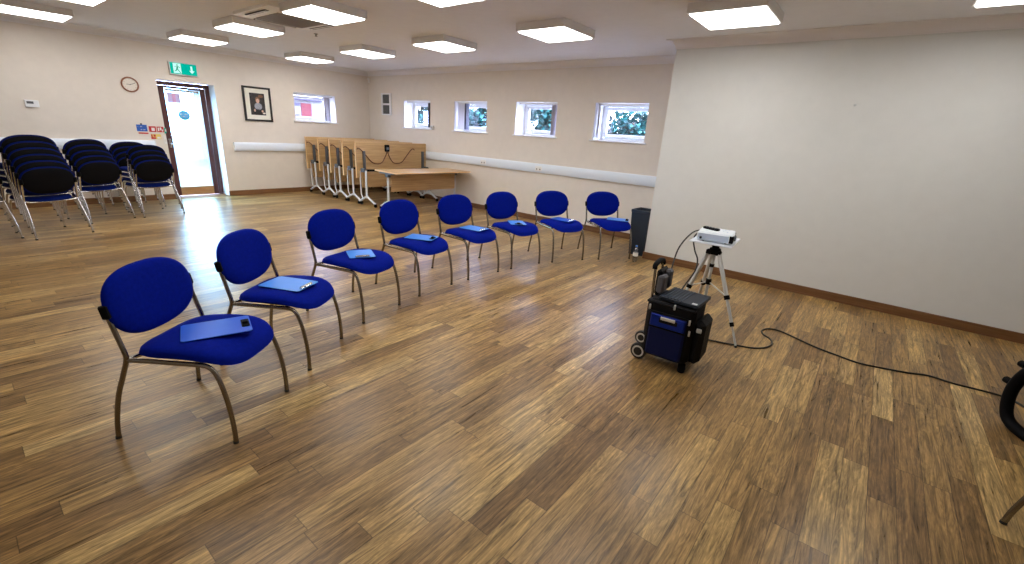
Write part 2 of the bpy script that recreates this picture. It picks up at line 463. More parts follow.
blind('grey vertical blind bunched in the window over the folded tables on the door wall', T((XL, W0[0], 1.566), PI/2), .72, .86, hB, M['slat'], 7)

# ------------------------------------------------------------------ door
r = thing('door_1', None, None, kind='structure')
XD = XL-.32
m = MB()
m.box(XD-.05, XD+.03, 2.69, 2.765, 0, 2.12, .004); m.box(XD-.05, XD+.03, 3.53, 3.605, 0, 2.12, .004); m.box(XD-.05, XD+.03, 2.765, 3.53, 2.05, 2.12, .004)
m.build('door_frame', M['mahog'], r)
m = MB()
m.box(XD-.03, XD+.015, 2.77, 2.862, .012, 2.045, .004); m.box(XD-.03, XD+.015, 3.438, 3.525, .012, 2.045, .004); m.box(XD-.03, XD+.015, 2.862, 3.438, 2.005, 2.045)
m.build('door_leaf', M['mahog'], r)
m = MB(); m.box(XD-.03, XD+.016, 2.862, 3.438, .012, .185, .004); m.build('bottom_rail', M['kick'], r)
m = MB(); m.box(XD-.012, XD-.006, 2.862, 3.438, .185, 2.005); m.build('door_glass', M['doorglass'], r)
m = MB(); m.tube(smooth_path([(XD+.02, 2.815, 1.0), (XD+.06, 2.815, 1.0), (XD+.065, 2.85, 1.0), (XD+.065, 2.93, 1.0)], 4), .009)
m.box(XD+.015, XD+.022, 2.795, 2.835, .93, 1.1, .003); m.build('door_handle', M['chrome2'], r)
m = MB(); m.box(XD-.2, XL+.0, 2.69, 3.605, -.02, .004); m.build('threshold', M['skirt'], r)

# notices and stickers on the door and the wall beside it
def glyphs(m, x, y0, y1, z, h, n, mi, lean=0):
    w = (y1-y0)/n
    for k in range(n):
        if random.random() < .16: continue
        ww = w*random.uniform(.45, .75)
        m.box(x-.0012, x, y0+k*w, y0+k*w+ww, z, z+h*random.choice((1, 1, .7)), mi=mi)
m = MB(); m.box(XD-.006, XD+.0, 2.87, 3.43, 1.955, 1.998)
glyphs(m, XD+.0012, 2.885, 3.415, 1.967, .02, 30, 1)
tag(m.build('door_notice_strip', [M['signwhite'], M['black']]), 'white strip with a line of dark print along the top of the door glass', 'notice')
m = MB(); m.box(XD-.006, XD-.002, 2.895, 3.105, 1.75, 1.93); m.box(XD-.003, XD-.0005, 2.975, 3.03, 1.75, 1.93, mi=1)
tag(m.build('door_poster', [M['poster'], M['posterp']]), 'small lilac and pink poster high on the door glass', 'poster')
m = MB(); poly = [(.098*cos(a), .09*sin(a)) for a in [2*PI*k/32 for k in range(32)]]
R_ = Matrix.Translation((XD-.006, 3.125, 1.535)) @ Matrix(((0, 0, 1, 0), (1, 0, 0, 0), (0, 1, 0, 0), (0, 0, 0, 1)))
m.prism(poly, 0, .004, mat=R_)
glyphs(m, XD+.0, 3.06, 3.19, 1.545, .022, 8, 1); glyphs(m, XD+.0, 3.07, 3.18, 1.508, .016, 8, 1)
m.box(XD-.004, XD-.001, 3.03, 3.22, 1.418, 1.424, mi=0)
tag(m.build('door_logo_sticker', [M['logo'], M['signwhite']]), 'round blue logo sticker with white lettering at mid door glass', 'sticker')

r = thing('notice_board_sign', 'blue notice with a red strip below, on the wall left of the door', 'sign')
m = MB(); m.box(XL, XL+.006, 2.275, 2.425, 1.228, 1.34); m.build('panel', M['signblue'], r)
m = MB(); glyphs(m, XL+.0075, 2.295, 2.36, 1.30, .012, 6, 0); m.build('lettering', M['signwhite'], r); m = MB(); glyphs(m, XL+.0075, 2.32, 2.40, 1.25, .012, 8, 0); m.build('lettering', M['signwhite'], r)
m = MB(); m.box(XL, XL+.006, 2.29, 2.43, 1.185, 1.207); m.build('red_strip', M['signred'], r)
m = MB(); m.box(XL, XL+.02, 2.335, 2.36, 1.342, 1.362, .003); m.build('hook', M['blackp'], r)
r = thing('fire_sign', 'red fire sign with a white pictogram, nearer the blue notice', 'sign')
m = MB(); m.box(XL, XL+.005, 2.45, 2.555, 1.222, 1.32); m.build('panel', M['signred'], r)
m = MB(); m.box(XL+.005, XL+.006, 2.485, 2.535, 1.24, 1.295); m.build('pictogram', M['signwhite'], r)
r = thing('fire_sign', 'red fire sign with pale flame and alarm marks, just left of the door frame', 'sign')
m = MB(); m.box(XL, XL+.005, 2.567, 2.668, 1.222, 1.318); m.build('panel', M['signred'], r)
m = MB()
for (a, b, c, d) in ((2.58, 2.60, 1.24, 1.3), (2.61, 2.635, 1.255, 1.305), (2.64, 2.655, 1.235, 1.27)): m.box(XL+.005, XL+.006, a, b, c, d)
m.build('pictogram', M['signwhite'], r)
m = MB(); m.box(XL, XL+.005, 2.46, 2.61, 1.10, 1.185); m.box(XL+.004, XL+.006, 2.46, 2.53, 1.10, 1.13, mi=1); m.box(XL+.004, XL+.006, 2.465, 2.485, 1.13, 1.18, mi=1); m.box(XL+.004, XL+.006, 2.50, 2.53, 1.14, 1.18, mi=1)
m.box(XL+.004, XL+.006, 2.55, 2.60, 1.11, 1.14, mi=2)
tag(m.build('extinguisher_notice', [M['signyel'], M['signred'], M['signwhite']]), 'small yellow and red notice under the two red fire signs', 'sign')
r = thing('break_glass_point', 'green emergency door release box on the door edge', 'call point')
XJ = XL-.02
m = MB(); m.box(XL, XL+.03, 2.675, 2.688, 1.20, 1.30); m.box(XL, XL+.035, 2.618+.055, 2.70, 1.215, 1.30, .004); m.build('housing', M['signgreen'], r)
m = MB(); m.box(XL+.035, XL+.037, 2.680, 2.696, 1.235, 1.28); m.build('window', M['signwhite'], r)
r = thing('door_switch', 'pale switch plate below the green release box beside the door', 'switch')
m = MB(); m.box(XL, XL+.012, 2.64, 2.685, 1.02, 1.17, .003); m.build('plate', M['signwhite'], r)
m = MB(); m.box(XL+.012, XL+.018, 2.652, 2.674, 1.06, 1.10, .002); m.build('rocker', M['face'], r)

# exit sign
r = thing('exit_sign', 'green lit emergency exit sign with running figure, over the door', 'exit sign')
m = MB(); m.box(XL, XL+.05, 2.905, 3.345, 2.232, 2.45, .006); m.build('housing', M['silver'], r)
m = MB(); m.box(XL+.05, XL+.054, 2.92, 3.33, 2.248, 2.434); m.build('panel', M['exitg'], r)
m = MB(); x = XL+.0555
m.box(x-.001, x, 2.965, 3.085, 2.262, 2.425)          # pale doorway behind the figure
m.prism([(3.25, 2.275), (3.205, 2.325), (3.235, 2.325), (3.235, 2.405), (3.265, 2.405), (3.265, 2.325), (3.295, 2.325)], 0, .0015, mat=Matrix(((0, 0, 1, x-.001), (1, 0, 0, 0), (0, 1, 0, 0), (0, 0, 0, 1))))
m.build('pictogram', M['exitw'], r)
m = MB(); YZ = Matrix(((0, 0, 1, x), (1, 0, 0, 0), (0, 1, 0, 0), (0, 0, 0, 1)))
m.prism([(3.03+.012*cos(a), 2.398+.012*sin(a)) for a in [2*PI*k/12 for k in range(12)]], 0, .002, mat=YZ)
for q in ([(3.02, 2.38), (3.045, 2.378), (3.035, 2.33), (3.01, 2.335)], [(3.01, 2.335), (3.035, 2.33), (3.06, 2.30), (3.075, 2.27), (3.06, 2.268), (3.045, 2.295)],
          [(3.01, 2.335), (3.03, 2.335), (3.01, 2.30), (2.98, 2.285), (2.975, 2.295), (3.0, 2.31)], [(3.04, 2.375), (3.065, 2.35), (3.075, 2.355), (3.045, 2.38)], [(3.02, 2.38), (2.99, 2.36), (2.985, 2.368), (3.02, 2.385)]):
    m.prism(q, 0, .002, mat=YZ)
m.build('running_figure', M['signgreen'], r)

# clock
r = thing('wall_clock', 'round wooden-rimmed wall clock left of the door', 'clock', (XL, 2.30, 1.992))
RY = Matrix.Rotation(PI/2, 4, 'Y')
m = MB(); m.lathe([(.10, .0), (.122, .0), (.124, .015), (.115, .028), (.104, .03), (.100, .017)], 32, mat=RY, cap=False); m.build('rim', M['rim'], r)
m = MB(); m.lathe([(.0, .005), (.10, .005), (.10, .016), (0, .016)], 32, mat=RY)
m.build('dial', M['face'], r)
m = MB()
for k in range(12): m.box(.0165, .0175, -.002, .002, .078, .092, mat=Matrix.Rotation(k*PI/6, 4, 'X'))
m.build('hour_marks', M['rim'], r)
for (l, a) in ((.05, 1.5), (.075, -1.2)):
    m = MB(); m.box(.018, .0195, -.003, .003, -.012, l, mat=Matrix.Rotation(a, 4, 'X')); m.build('hand', M['black'], r)

# thermostat box, picture, vent, sensor
r = thing('wall_controller', 'small white control box on the wall over the left chair stacks', 'wall controller')
m = MB(); m.box(XL, XL+.03, .962, 1.118, 1.532, 1.635, .006); m.build('housing', M['upvc'], r)
m = MB(); m.box(XL+.03, XL+.032, .985, 1.06, 1.58, 1.615); m.build('display', M['greyfab'], r)

r = thing('framed_portrait', 'black framed portrait photograph in a cream mount, right of the door', 'picture')
y0, y1, z0, z1 = 4.092, 4.645, 1.505, 2.178
m = MB(); t = .038
m.box(XL+.002, XL+.03, y0, y1, z0, z0+t, .004); m.box(XL+.002, XL+.03, y0, y1, z1-t, z1, .004); m.box(XL+.002, XL+.03, y0, y0+t, z0+t, z1-t, .004); m.box(XL+.002, XL+.03, y1-t, y1, z0+t, z1-t, .004)
m.build('frame', M['black'], r)
m = MB(); m.box(XL+.004, XL+.012, y0+t, y1-t, z0+t, z1-t); m.build('mount', M['mount'], r)
ph = MB(); x = XL+.0135; ph.box(x-.001, x, 4.222, 4.515, 1.63, 2.055)
o = ph.build('photograph', M['photod'], r)
def blob(m, cy, cz, ry, rz, k, mi=0, n=20):
    m.prism([(cy+ry*cos(a), cz+rz*sin(a)) for a in [2*PI*q/n for q in range(n)]], 0, .0008*k, mi=mi, mat=Matrix(((0, 0, 1, x), (1, 0, 0, 0), (0, 1, 0, 0), (0, 0, 0, 1))))
m = MB(); blob(m, 4.375, 1.93, .046, .058, 1, 1); blob(m, 4.373, 1.905, .033, .045, 2, 0); blob(m, 4.375, 1.80, .075, .07, 1, 2); blob(m, 4.36, 1.69, .10, .06, 1, 3)
blob(m, 4.30, 1.72, .018, .028, 2, 0); blob(m, 4.45, 1.71, .02, .022, 2, 0); blob(m, 4.44, 2.0, .05, .03, 1, 1); blob(m, 4.48, 1.67, .03, .015, 2, 4)
m.build('sitter', [M['skin'], M['hair'], M['greyblue'], M['black'], M['mount']], o)

r = thing('wall_vent', 'white wall vent with two dark grilles near the room corner', 'vent')
m = MB(); y = YB; t = .03; a, b, c, d = -9.885, -9.495, 1.818, 2.315
m.box(a, b, y-.025, y, c, c+t, .004); m.box(a, b, y-.025, y, d-t, d, .004); m.box(a, a+t*1.6, y-.025, y, c+t, d-t); m.box(b-t*2.4, b, y-.025, y, c+t, d-t); m.box(a+t*1.6, b-t*2.4, y-.025, y, (c+d)/2-.02, (c+d)/2+.02)
m.build('frame', M['upvc'], r)
for (z0, z1) in ((c+t, (c+d)/2-.02), ((c+d)/2+.02, d-t)):
    m = MB(); m.box(a+t*1.6, b-t*2.4, y-.006, y-.002, z0, z1)
    n = 9
    for k in range(n): m.box(a+t*1.6, b-t*2.4, y-.014, y-.006, z0+(z1-z0)*k/n, z0+(z1-z0)*(k+.45)/n, mi=1)
    m.build('grille', [M['dark'], M['vent']], r)
r = thing('motion_sensor', 'small white motion sensor high in the room corner', 'sensor')
m = MB(); m.box(-10.40, -10.345, YB-.05, YB-.004, 2.56, 2.665, .01); m.build('housing', M['upvc'], r)
m = MB(); m.box(-10.392, -10.353, YB-.056, YB-.05, 2.575, 2.61, .002); m.build('lens', M['face'], r)
m = MB(); m.box(-8.06, -7.98, YB-.05, YB, 1.555, 1.64, .006); m.box(-8.045, -7.995, YB-.054, YB-.049, 1.575, 1.62, mi=1)
tag(m.build('blind_control_box', [M['silver'], M['acgrey']]), 'small grey box at the sill end of the window closest to the corner', 'control box')
m = MB(); m.tube([(-.378, YW, 2.078), (-.378, YW-.02, 2.074), (-.378, YW-.026, 2.088)], .005, 8); m.lathe([(.0, 0), (.014, 0), (.012, .006), (0, .006)], 12, mat=T((-.378, YW, 2.078), 0, PI/2))
tag(m.build('wall_hook', M['silver']), 'tiny hook alone on the big pale wall', 'hook')

# dado trunking
def trunking(label, axis, pos, inw, a0, a1, sockets=()):
    r = thing('cable_trunking', label, 'cable trunking', group='white dado trunking')
    z0, z1, d = .912, 1.075, .055
    pr = [(0, z0), (d*.8, z0), (d, z0+.02), (d, z1-.04), (d*.55, z1), (0, z1)]
    m = MB(); vs = []
    for a in (a0, a1):
        for (o, z) in pr: vs.append((pos+inw*o, a, z) if axis == 'y' else (a, pos+inw*o, z))
    n = len(pr)
    m.add(vs, [[j, (j+1) % n, n+(j+1) % n, n+j] for j in range(n)]+[list(range(n)), [n+j for j in range(n)]])
    m.build('channel', M['trunk'], r)
    def bx(m, a, b, o0, o1, zz0, zz1, bev=.003):
        lo, hi = sorted((pos+inw*o0, pos+inw*o1))
        if axis == 'y': m.box(lo, hi, a, b, zz0, zz1, bev)
        else: m.box(a, b, lo, hi, zz0, zz1, bev)
    for a in (a0, a1):
        m = MB(); bx(m, a-.004, a+.004, 0, d+.003, z0-.003, z1+.003); m.build('end_cap', M['upvc'], r)
    for s in sockets:
        m = MB(); bx(m, s-.075, s+.075, d, d+.01, z0+.03, z1-.045); p = m.build('socket', M['upvc'], r)
        m = MB()
        for q in (-.035, .035): bx(m, s+q-.012, s+q+.012, d+.01, d+.0115, z0+.055, z0+.075, 0)
        m.build('socket_slots', M['dark'], p)
    return r
trunking('white dado trunking on the door wall behind the stacked chairs', 'y', XL, 1, YF, 2.50)
trunking('short white dado trunking between the door and the folded tables', 'y', XL, 1, 3.81, 7.0)
trunking('long white dado trunking under the row of four small windows', 'x', YB, -1, -10.36, XW, (-6.41, -5.0))

# ------------------------------------------------------------------ ceiling lights
def ceiling_light():
    r = thing('ceiling_light', '', 'ceiling light', group='square ceiling lights')
    m = MB(); h = .335; z0, z1 = -.085, 0
    m.box(-h, h, -h, -h+.02, z0, z1, .004); m.box(-h, h, h-.02, h, z0, z1, .004); m.box(-h, -h+.02, -h+.02, h-.02, z0, z1, .004); m.box(h-.02, h, -h+.02, h-.02, z0, z1, .004)
    m.box(-h+.02, h-.02, -h+.02, h-.02, -.03, 0)
    m.build('housing', M['house'], r)
    m = MB(); q = h-.022; m.box(-q, q, -q, q, -.096, -.070, .006); m.build('diffuser', M['lamp'], r)  # lip added below the housing so its glowing sides brighten the ceiling
    return r
L0 = ceiling_light()
LIGHTS = [
    (-9.22, 1.17, 'lit square ceiling light over the leftmost chair stacks, cut by the picture edge'),
    (-7.28, 1.17, 'square ceiling light of which only a sliver shows at the top left'),
    (-9.16, 3.03, 'lit square ceiling light over the exit sign and the door'),
    (-7.22, 3.03, 'lit square ceiling light between the door and the air conditioner'),
    (-5.27, 3.03, 'large lit square ceiling light just right of the air conditioner'),
    (-3.38, 3.03, 'square ceiling light cut by the top edge in the middle of the ceiling'),
    (-9.25, 4.95, 'lit square ceiling light closest to the room corner'),
    (-7.26, 4.93, 'lit square ceiling light right of the one by the corner, over the folded tables'),
    (-5.36, 4.93, 'lit square ceiling light in front of the second and third windows'),
    (-3.36, 4.84, 'lit square ceiling light in front of the window by the white wall'),
    (-1.39, 4.87, 'lit square ceiling light by the cornice of the big pale wall'),
    (.56, 4.87, 'square ceiling light cut off at the top right corner'),
]
for k, (x, y, lab) in enumerate(LIGHTS):
    if k == 0: L0.location = (x, y, ZC); L0['label'] = lab
    else: dup(L0, (x, y, ZC), 0, lab)
for (x, y) in ((-5.3, 1.17), (-3.36, 1.17), (-1.39, 1.17), (-1.39, 3.03)):
    dup(L0, (x, y, ZC), 0, 'lit square ceiling light overhead, above the top edge of the picture')

# air conditioning cassette
r = thing('air_conditioner', 'white ceiling cassette air conditioner with grey grille between the lights', 'air conditioner', (-6.14, 3.08, ZC))
m = MB(); h = .475
m.add([(-h, -h, 0), (h, -h, 0), (h, h, 0), (-h, h, 0), (-h, -h, -.035), (h, -h, -.035), (h, h, -.035), (-h, h, -.035), (-.33, -.33, -.05), (.33, -.33, -.05), (.33, .33, -.05), (-.33, .33, -.05)],
      [(0, 1, 5, 4), (1, 2, 6, 5), (2, 3, 7, 6), (3, 0, 4, 7), (4, 5, 9, 8), (5, 6, 10, 9), (6, 7, 11, 10), (7, 4, 8, 11), (8, 9, 10, 11)])
m.build('fascia', M['acw'], r)
m = MB(); m.box(-.29, .29, -.29, .29, -.056, -.048)
for k in range(18): m.box(-.28, .28, -.278+k*.0312, -.264+k*.0312, -.060, -.055, mi=0)
m.build('grille', M['acgrey'], r)
for k in range(4):
    mt = Matrix.Rotation(k*PI/2, 4, 'Z') @ Matrix.Translation((0, -.395, -.0445)) @ Matrix.Rotation(.10, 4, 'X')
    m = MB(); m.box(-.26, .26, -.03, .03, -.004, .004, mat=mt); m.box(-.25, .25, -.012, .004, -.008, -.003, mi=1, mat=mt); m.build('louvre', [M['dark'], M['acw']], r)
m = MB(); m.box(.30, .33, .30, .31, -.056, -.045); m.build('indicator', M['dark'], r)
r = thing('sprinkler_head', 'tiny dark ceiling fitting beyond the air conditioner', 'sprinkler', (-6.92, 3.83, ZC))
m = MB(); m.lathe([(.03, 0), (.03, -.006), (.012, -.01), (.012, -.03), (.02, -.032), (.02, -.036), (0, -.036)], 14); m.build('body', M['acgrey'], r)

# ------------------------------------------------------------------ chairs
def superell(a, b1, b2, n, N=44):
    P = []
    for k in range(N):
        t = 2*PI*k/N; c, s = cos(t), sin(t)
        e = 2/n
        P.append((a*math.copysign(abs(c)**e, c), (b1 if s > 0 else b2)*math.copysign(abs(s)**e, s)))
    return P
def pad(outline, front, back, rings, warp, mat=None):
    """closed cushion from an outline in (u,v): front/back give height by ring fraction"""
    m = MB(); n = len(outline); vs = []; fs = []
    for side in (0, 1):
        for rr in rings:
            for (u, v) in outline:
                h = front(rr) if side == 0 else back(rr)
                vs.append(warp(u*rr, v*rr, h))
    R = len(rings)
    for side in (0, 1):
        o = side*R*n
        for i in range(R-1):
            for k in range(n):
                q = [o+i*n+k, o+i*n+(k+1) % n, o+(i+1)*n+(k+1) % n, o+(i+1)*n+k]
                fs.append(q if side == 0 else q[::-1])
        fs.append([o+k for k in range(n)][::-1 if side == 0 else 1])
    for k in range(n):
        a = (R-1)*n; b = R*n+(R-1)*n
        fs.append([a+k, a+(k+1) % n, b+(k+1) % n, b+k])
    m.add(vs, fs, True)
    return m
RINGS = [.12, .35, .55, .72, .84, .92, .97, 1.]
def make_chair(label, fabric, tube):
    r = thing('stacking_chair', label, 'chair')
    # seat pad
    def swarp(u, v, h):
        # u across (left +), v forward
        w = 1 + .02*(v/.26)
        x = .045+v; y = u*w
        z = .458 + h
        z += .10*max(0, -v-.02)**1.3*0 - .055*(max(0, v-.06)/.2)**2 + .012*(abs(u)/.24)**2 - .012*max(0, (-v)/.25)
        return (x, y, z)
    out = superell(.253, .268, .262, 3.5, 52)
    sp = pad(out, lambda q: .048*max(0, 1-q**7)**.5, lambda q: -.014*max(0, 1-q**9)**.5, RINGS, swarp)
    sp.build('seat', fabric, r, 60)
    out2 = superell(.215, .22, .215, 3.4, 40)
    sh = pad(out2, lambda q: -.016, lambda q: -.016-.016*max(0, 1-q**6)**.5, [.2, .6, .9, 1.], lambda u, v, h: (.035+v, u*(1+.1*v/.26), .462+h-.04*(max(0, v-.06)/.2)**2))
    sh.build('seat_shell', M['blackp'], r, 60)
    # backrest
    tl = math.radians(11)
    def bwarp(u, v, h):
        x = h + .16*u*u
        X = -.241 + x*cos(tl) - v*sin(tl)
        return (X, u, .700 + v*cos(tl) + x*sin(tl)*.3)
    outb = superell(.266, .168, .186, 2.45, 52)
    bp_ = pad(outb, lambda q: .026*max(0, 1-q**6)**.5+.004, lambda q: -.010*max(0, 1-q**8)**.5, RINGS, bwarp)
    b = bp_.build('backrest', fabric, r, 60)
    outs = superell(.250, .152, .170, 2.45, 44)
    bs = pad(outs, lambda q: -.004, lambda q: -.012-.012*max(0, 1-q**5)**.5, [.2, .6, .9, 1.], bwarp)
    bs.build('backrest_shell', M['blackp'], b, 60)
    # tubes
    R_ = .0125
    for s in (1, -1):
        m = MB()
        pts = smooth_path([(-.303, .283*s, .004), (-.292, .279*s, .10), (-.262, .270*s, .24), (-.218, .262*s, .36), (-.188, .258*s, .44), (-.187, .256*s, .475), (-.200, .255*s, .53), (-.222, .2535*s, .62), (-.238, .252*s, .69), (-.243, .252*s, .712)], 5)
        m.tube(pts, R_, 12, flat=.82)
        lg = m.build('leg', tube, r)
        f = MB(); f.tube([(-.3035, .2832*s, 0), (-.3028, .283*s, .012)], .0130, 12); f.build('rubber_foot', M['rubber'], lg)
        m = MB()
        pts = smooth_path([(.288, .243*s, .004), (.289, .2425*s, .09), (.281, .241*s, .20), (.262, .238*s, .31), (.236, .235*s, .390), (.205, .232*s, .424), (.16, .231*s, .433), (.04, .234*s, .434), (-.10, .243*s, .438), (-.187, .2565*s, .444)], 5)
        m.tube(pts, R_, 12, flat=.82)
        lg = m.build('leg', tube, r)
        f = MB(); f.tube([(.288, .243*s, 0), (.288, .243*s, .012)], .0130, 12); f.build('rubber_foot', M['rubber'], lg)
        m = MB(); m.box(-.020, .020, -.017, .017, -.034, .034, .007, mat=T((-.234, .256*s, .690), 0, 0, -tl))
        m.build('bracket', M['blackp'], r)
    m = MB(); m.tube(smooth_path([(-.186, .256, .447), (-.18, .17, .436), (-.175, 0, .430), (-.18, -.17, .436), (-.186, -.256, .447)], 6), .010, 10)
    m.build('crossbar', tube, r)
    m = MB(); m.tube([(.15, .232, .430), (.15, -.232, .430)], .010, 10); m.build('crossbar', tube, r)
    return r

ROW = [(-2.612, .67, .625), (-3.04, 1.294, .604), (-3.42, 2.1, .273), (-3.575, 2.912, .101), (-3.584, 3.694, -.053), (-3.502, 4.427, -.163), (-3.254, 5.14, -.426), (-2.853, 5.807, -.596)]
ROWLAB = [
    'blue chair nearest the camera in the curved row, its clipboard with a black clip',
    'second blue chair from the camera, silver-clipped clipboard on its seat',
    'third blue chair from the camera in the curved row',
    'fourth blue chair from the camera in the curved row',
    'fifth blue chair along the curved row, standing in front of the open wooden table',
    'sixth blue chair along the curved row, third from the bin',
    'blue chair second from the bin at the far end of the curved row',
    'blue chair at the far end of the curved row, beside the dark bin',
]
ch0 = make_chair(ROWLAB[0], M['blue'], M['chrome']); ch0['group'] = 'blue chairs in the curved row'
for k, (x, y, t) in enumerate(ROW):
    if k == 0: ch0.location = (x, y, 0); ch0.rotation_euler = (0, 0, t)
    else: dup(ch0, (x, y, 0), t, ROWLAB[k])
d = dup(ch0, (1.150, 2.488, 0), 0., 'chair at the right edge of which only one metal leg shows'); 
if 'group' in d: del d['group']

# stacks by the door wall: rear-foot centre, heading, count
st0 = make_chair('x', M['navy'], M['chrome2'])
STACKS = [
    (-7.98, .135, -164.3, 5, 'in the stack cut off by the left edge'),
    (-7.931, .781, -164.3, 6, 'in the tall front stack of six'),
    (-8.703, 1.405, -160., 5, 'in the middle stack behind the tall one'),
    (-8.815, 2.064, -169.5, 4, 'in the stack of four beside the door'),
    (-9.63, 2.02, -170., 4, 'in the rear stack against the wall'),
]
LEV = {4: ['bottom chair', 'second chair up', 'third chair up', 'topmost chair'],
       5: ['bottom chair', 'second chair up', 'third chair up', 'fourth chair up', 'topmost chair'],
       6: ['bottom chair', 'second chair up', 'third chair up', 'fourth chair up', 'fifth chair up', 'topmost chair']}
first = True
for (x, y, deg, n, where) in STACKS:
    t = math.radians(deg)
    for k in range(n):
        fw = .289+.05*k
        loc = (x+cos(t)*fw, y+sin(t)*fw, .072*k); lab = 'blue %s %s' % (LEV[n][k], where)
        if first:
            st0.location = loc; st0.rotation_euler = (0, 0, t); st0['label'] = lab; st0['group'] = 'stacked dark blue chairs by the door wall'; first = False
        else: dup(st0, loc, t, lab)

# clipboards
def clipboard(label, chair, cx, cy, deg, mat, clip, tilt=0., z=.5135, size=(.315, .225)):
    x, y, t = ROW[chair]
    r = thing('clipboard', label, 'clipboard', group='blue clipboards on the chair seats')
    r.matrix_world = T((x+cos(t)*cx-sin(t)*cy, y+sin(t)*cx+cos(t)*cy, z), t+math.radians(deg)) @ Matrix.Rotation(tilt, 4, 'Y')
    a, b = size[0]/2, size[1]/2
    m = MB(); c = .012
    poly = [(-a+c, -b), (a-c, -b), (a, -b+c), (a, b-c), (a-c, b), (-a+c, b), (-a, b-c), (-a, -b+c)]
    m.prism(poly, 0, .004); m.build('board', mat, r)
    m = MB(); cm = M['blackp'] if clip == 'black' else M['chrome2']
    if clip == 'black':
        m.box(a-.045, a-.006, -.05, .05, .004, .010, .003); m.box(a-.04, a-.012, -.022, .022, .010, .022, .004)
    else:
        m.box(a-.03, a-.008, -.06, .06, .004, .010, .003); m.tube([(a-.019, -.055, .013), (a-.019, .055, .013)], .005, 8)
        m.box(a-.022, a+.004, -.03, .03, .010, .014, .002)
    m.build('clip', cm, r)
    return r
clipboard('blue clipboard with a black clip on the nearest blue chair', 0, .085, .012, 38, M['clipb'], 'black')
clipboard('light blue clipboard with a silver clip on the second chair of the row', 1, .055, .0, -8, M['clipl'], 'silver')
clipboard('plain light blue clipboard on the third chair of the row', 2, .065, .01, -40, M['clipl'], 'silver', size=(.25, .215))
clipboard('blue clipboard with dark clip end on the fourth chair of the row', 3, .05, .035, 20, M['clipl'], 'black', size=(.30, .215))
clipboard('light blue clipboard lying square on the fifth chair, before the open table', 4, .055, .045, 10, M['clipl'], 'silver', size=(.29, .21))
clipboard('light blue clipboard with dark clip at the seat front of the sixth chair', 5, .055, .02, -30, M['clipl'], 'black', size=(.27, .20))
clipboard('blue clipboard on the seat of the second chair from the bin', 6, .03, .04, 25, M['clipb'], 'silver', size=(.30, .21))
clipboard('blue clipboard jutting over the seat edge of the chair beside the bin', 7, .05, .12, 55, M['clipl'], 'black', size=(.30, .21))

# ------------------------------------------------------------------ flip-top tables
def make_table(label, folded, cables=True):
    r = thing('folded_table' if folded else 'wooden_table', label, 'table')
    Ln, D = .90, .35
    # work top
    m = MB(); e = MB()
    if folded: bx = (-.236, -.197, -Ln, Ln, .545, 1.238)
    else: bx = (-.335, .42, -Ln, Ln, .742, .768)
    m.box(*bx, .003); tp = m.build('tabletop', M['beech'], r)
    e = MB(); x0, x1, y0, y1, z0, z1 = bx
    for yy in ((y0-.0015, y0+.002), (y1-.002, y1+.0015)): e.box(x0+.001, x1-.001, yy[0], yy[1], z0+.001, z1-.001)
    if folded: e.box(x0+.001, x1-.001, y0, y1, z1-.002, z1+.0015)
    else:
        e.box(x0-.0015, x0+.002, y0, y1, z0+.001, z1-.001); e.box(x1-.002, x1+.0015, y0, y1, z0+.001, z1-.001)
    e.build('edge_band', M['beech_edge_lit'], tp)
    # modesty panel
    m = MB()
    if folded: m.box(-.185, -.165, -.80, .80, .345, .675, .003)
    else: m.box(.03, .05, -.78, .78, .375, .69, .003)
    m.build('modesty_panel', M['beech'], r)
    # under-frame beam
    m = MB(); m.box(-.03, .03, -.80, .80, .685, .722, .004); m.build('crossbeam', M['blackp'], r)
    for s in (-1, 1):
        y = s*.82
        m = MB()
        m.tube([(0, y, .15), (0, y, .70)], .026, 12, flat=.75)
        m.tube(smooth_path([(-.285, y, .066), (-.20, y, .098), (-.06, y, .165), (0, y, .185), (.06, y, .165), (.20, y, .098), (.285, y, .066)], 4), .021, 10)
        if folded: m.tube([(-.13, y, .12), (-.20, y, .22), (-.205, y, .67), (-.05, y, .70)], .014, 10)
        lg = m.build('leg', M['legw'], r)
        for q in (-.285, .285):
            c = MB(); c.lathe([(0, -.02), (.026, -.02), (.031, -.012), (.031, .012), (.026, .02), (0, .02)], 16, mat=T((q, y, .031), 0, PI/2))
            c.box(q-.012, q+.012, y-.026, y+.026, .036, .07, .004)
            c.build('castor', M['blackp'], lg)
        m = MB()
        if folded:
            m.box(-.197, -.158, y+.03-s*.06-.028, y+.03-s*.06+.028, .70, 1.07, .006); m.box(-.16, -.03, y-.02, y+.02, .66, .74, .006)
        else:
            m.box(-.26, .16, y-.028, y+.028, .70, .742, .006); m.box(-.05, .05, y-.034, y+.034, .65, .70, .006)
        m.build('hinge_plate', M['dgrey'], r)
    if folded and cables:
        m = MB(); m.box(-.197, -.15, -.225, -.12, 1.06, 1.20, .01); bx_ = m.build('power_box', M['blackp'], r)
        m = MB(); m.box(-.15, -.148, -.20, -.145, 1.10, 1.15); m.build('socket_slots', M['dgrey'], bx_)
        m = MB()
        for s in (-1, 1):
            c = -.172
            pts = smooth_path([(-.16, c+s*.012, 1.07), (-.17, c+s*.03, 1.00), (-.172, c+s*.13, .85), (-.172, c+s*.25, .815), (-.172, c+s*.38, .85), (-.172, c+s*.52, .99), (-.172, c+s*.63, 1.10), (-.172, c+s*.69, 1.125), (-.172, c+s*.72, 1.10)], 6)
            m.tube(pts, .009, 8)
        m.build('cable', M['cablebrown'], r)
    return r
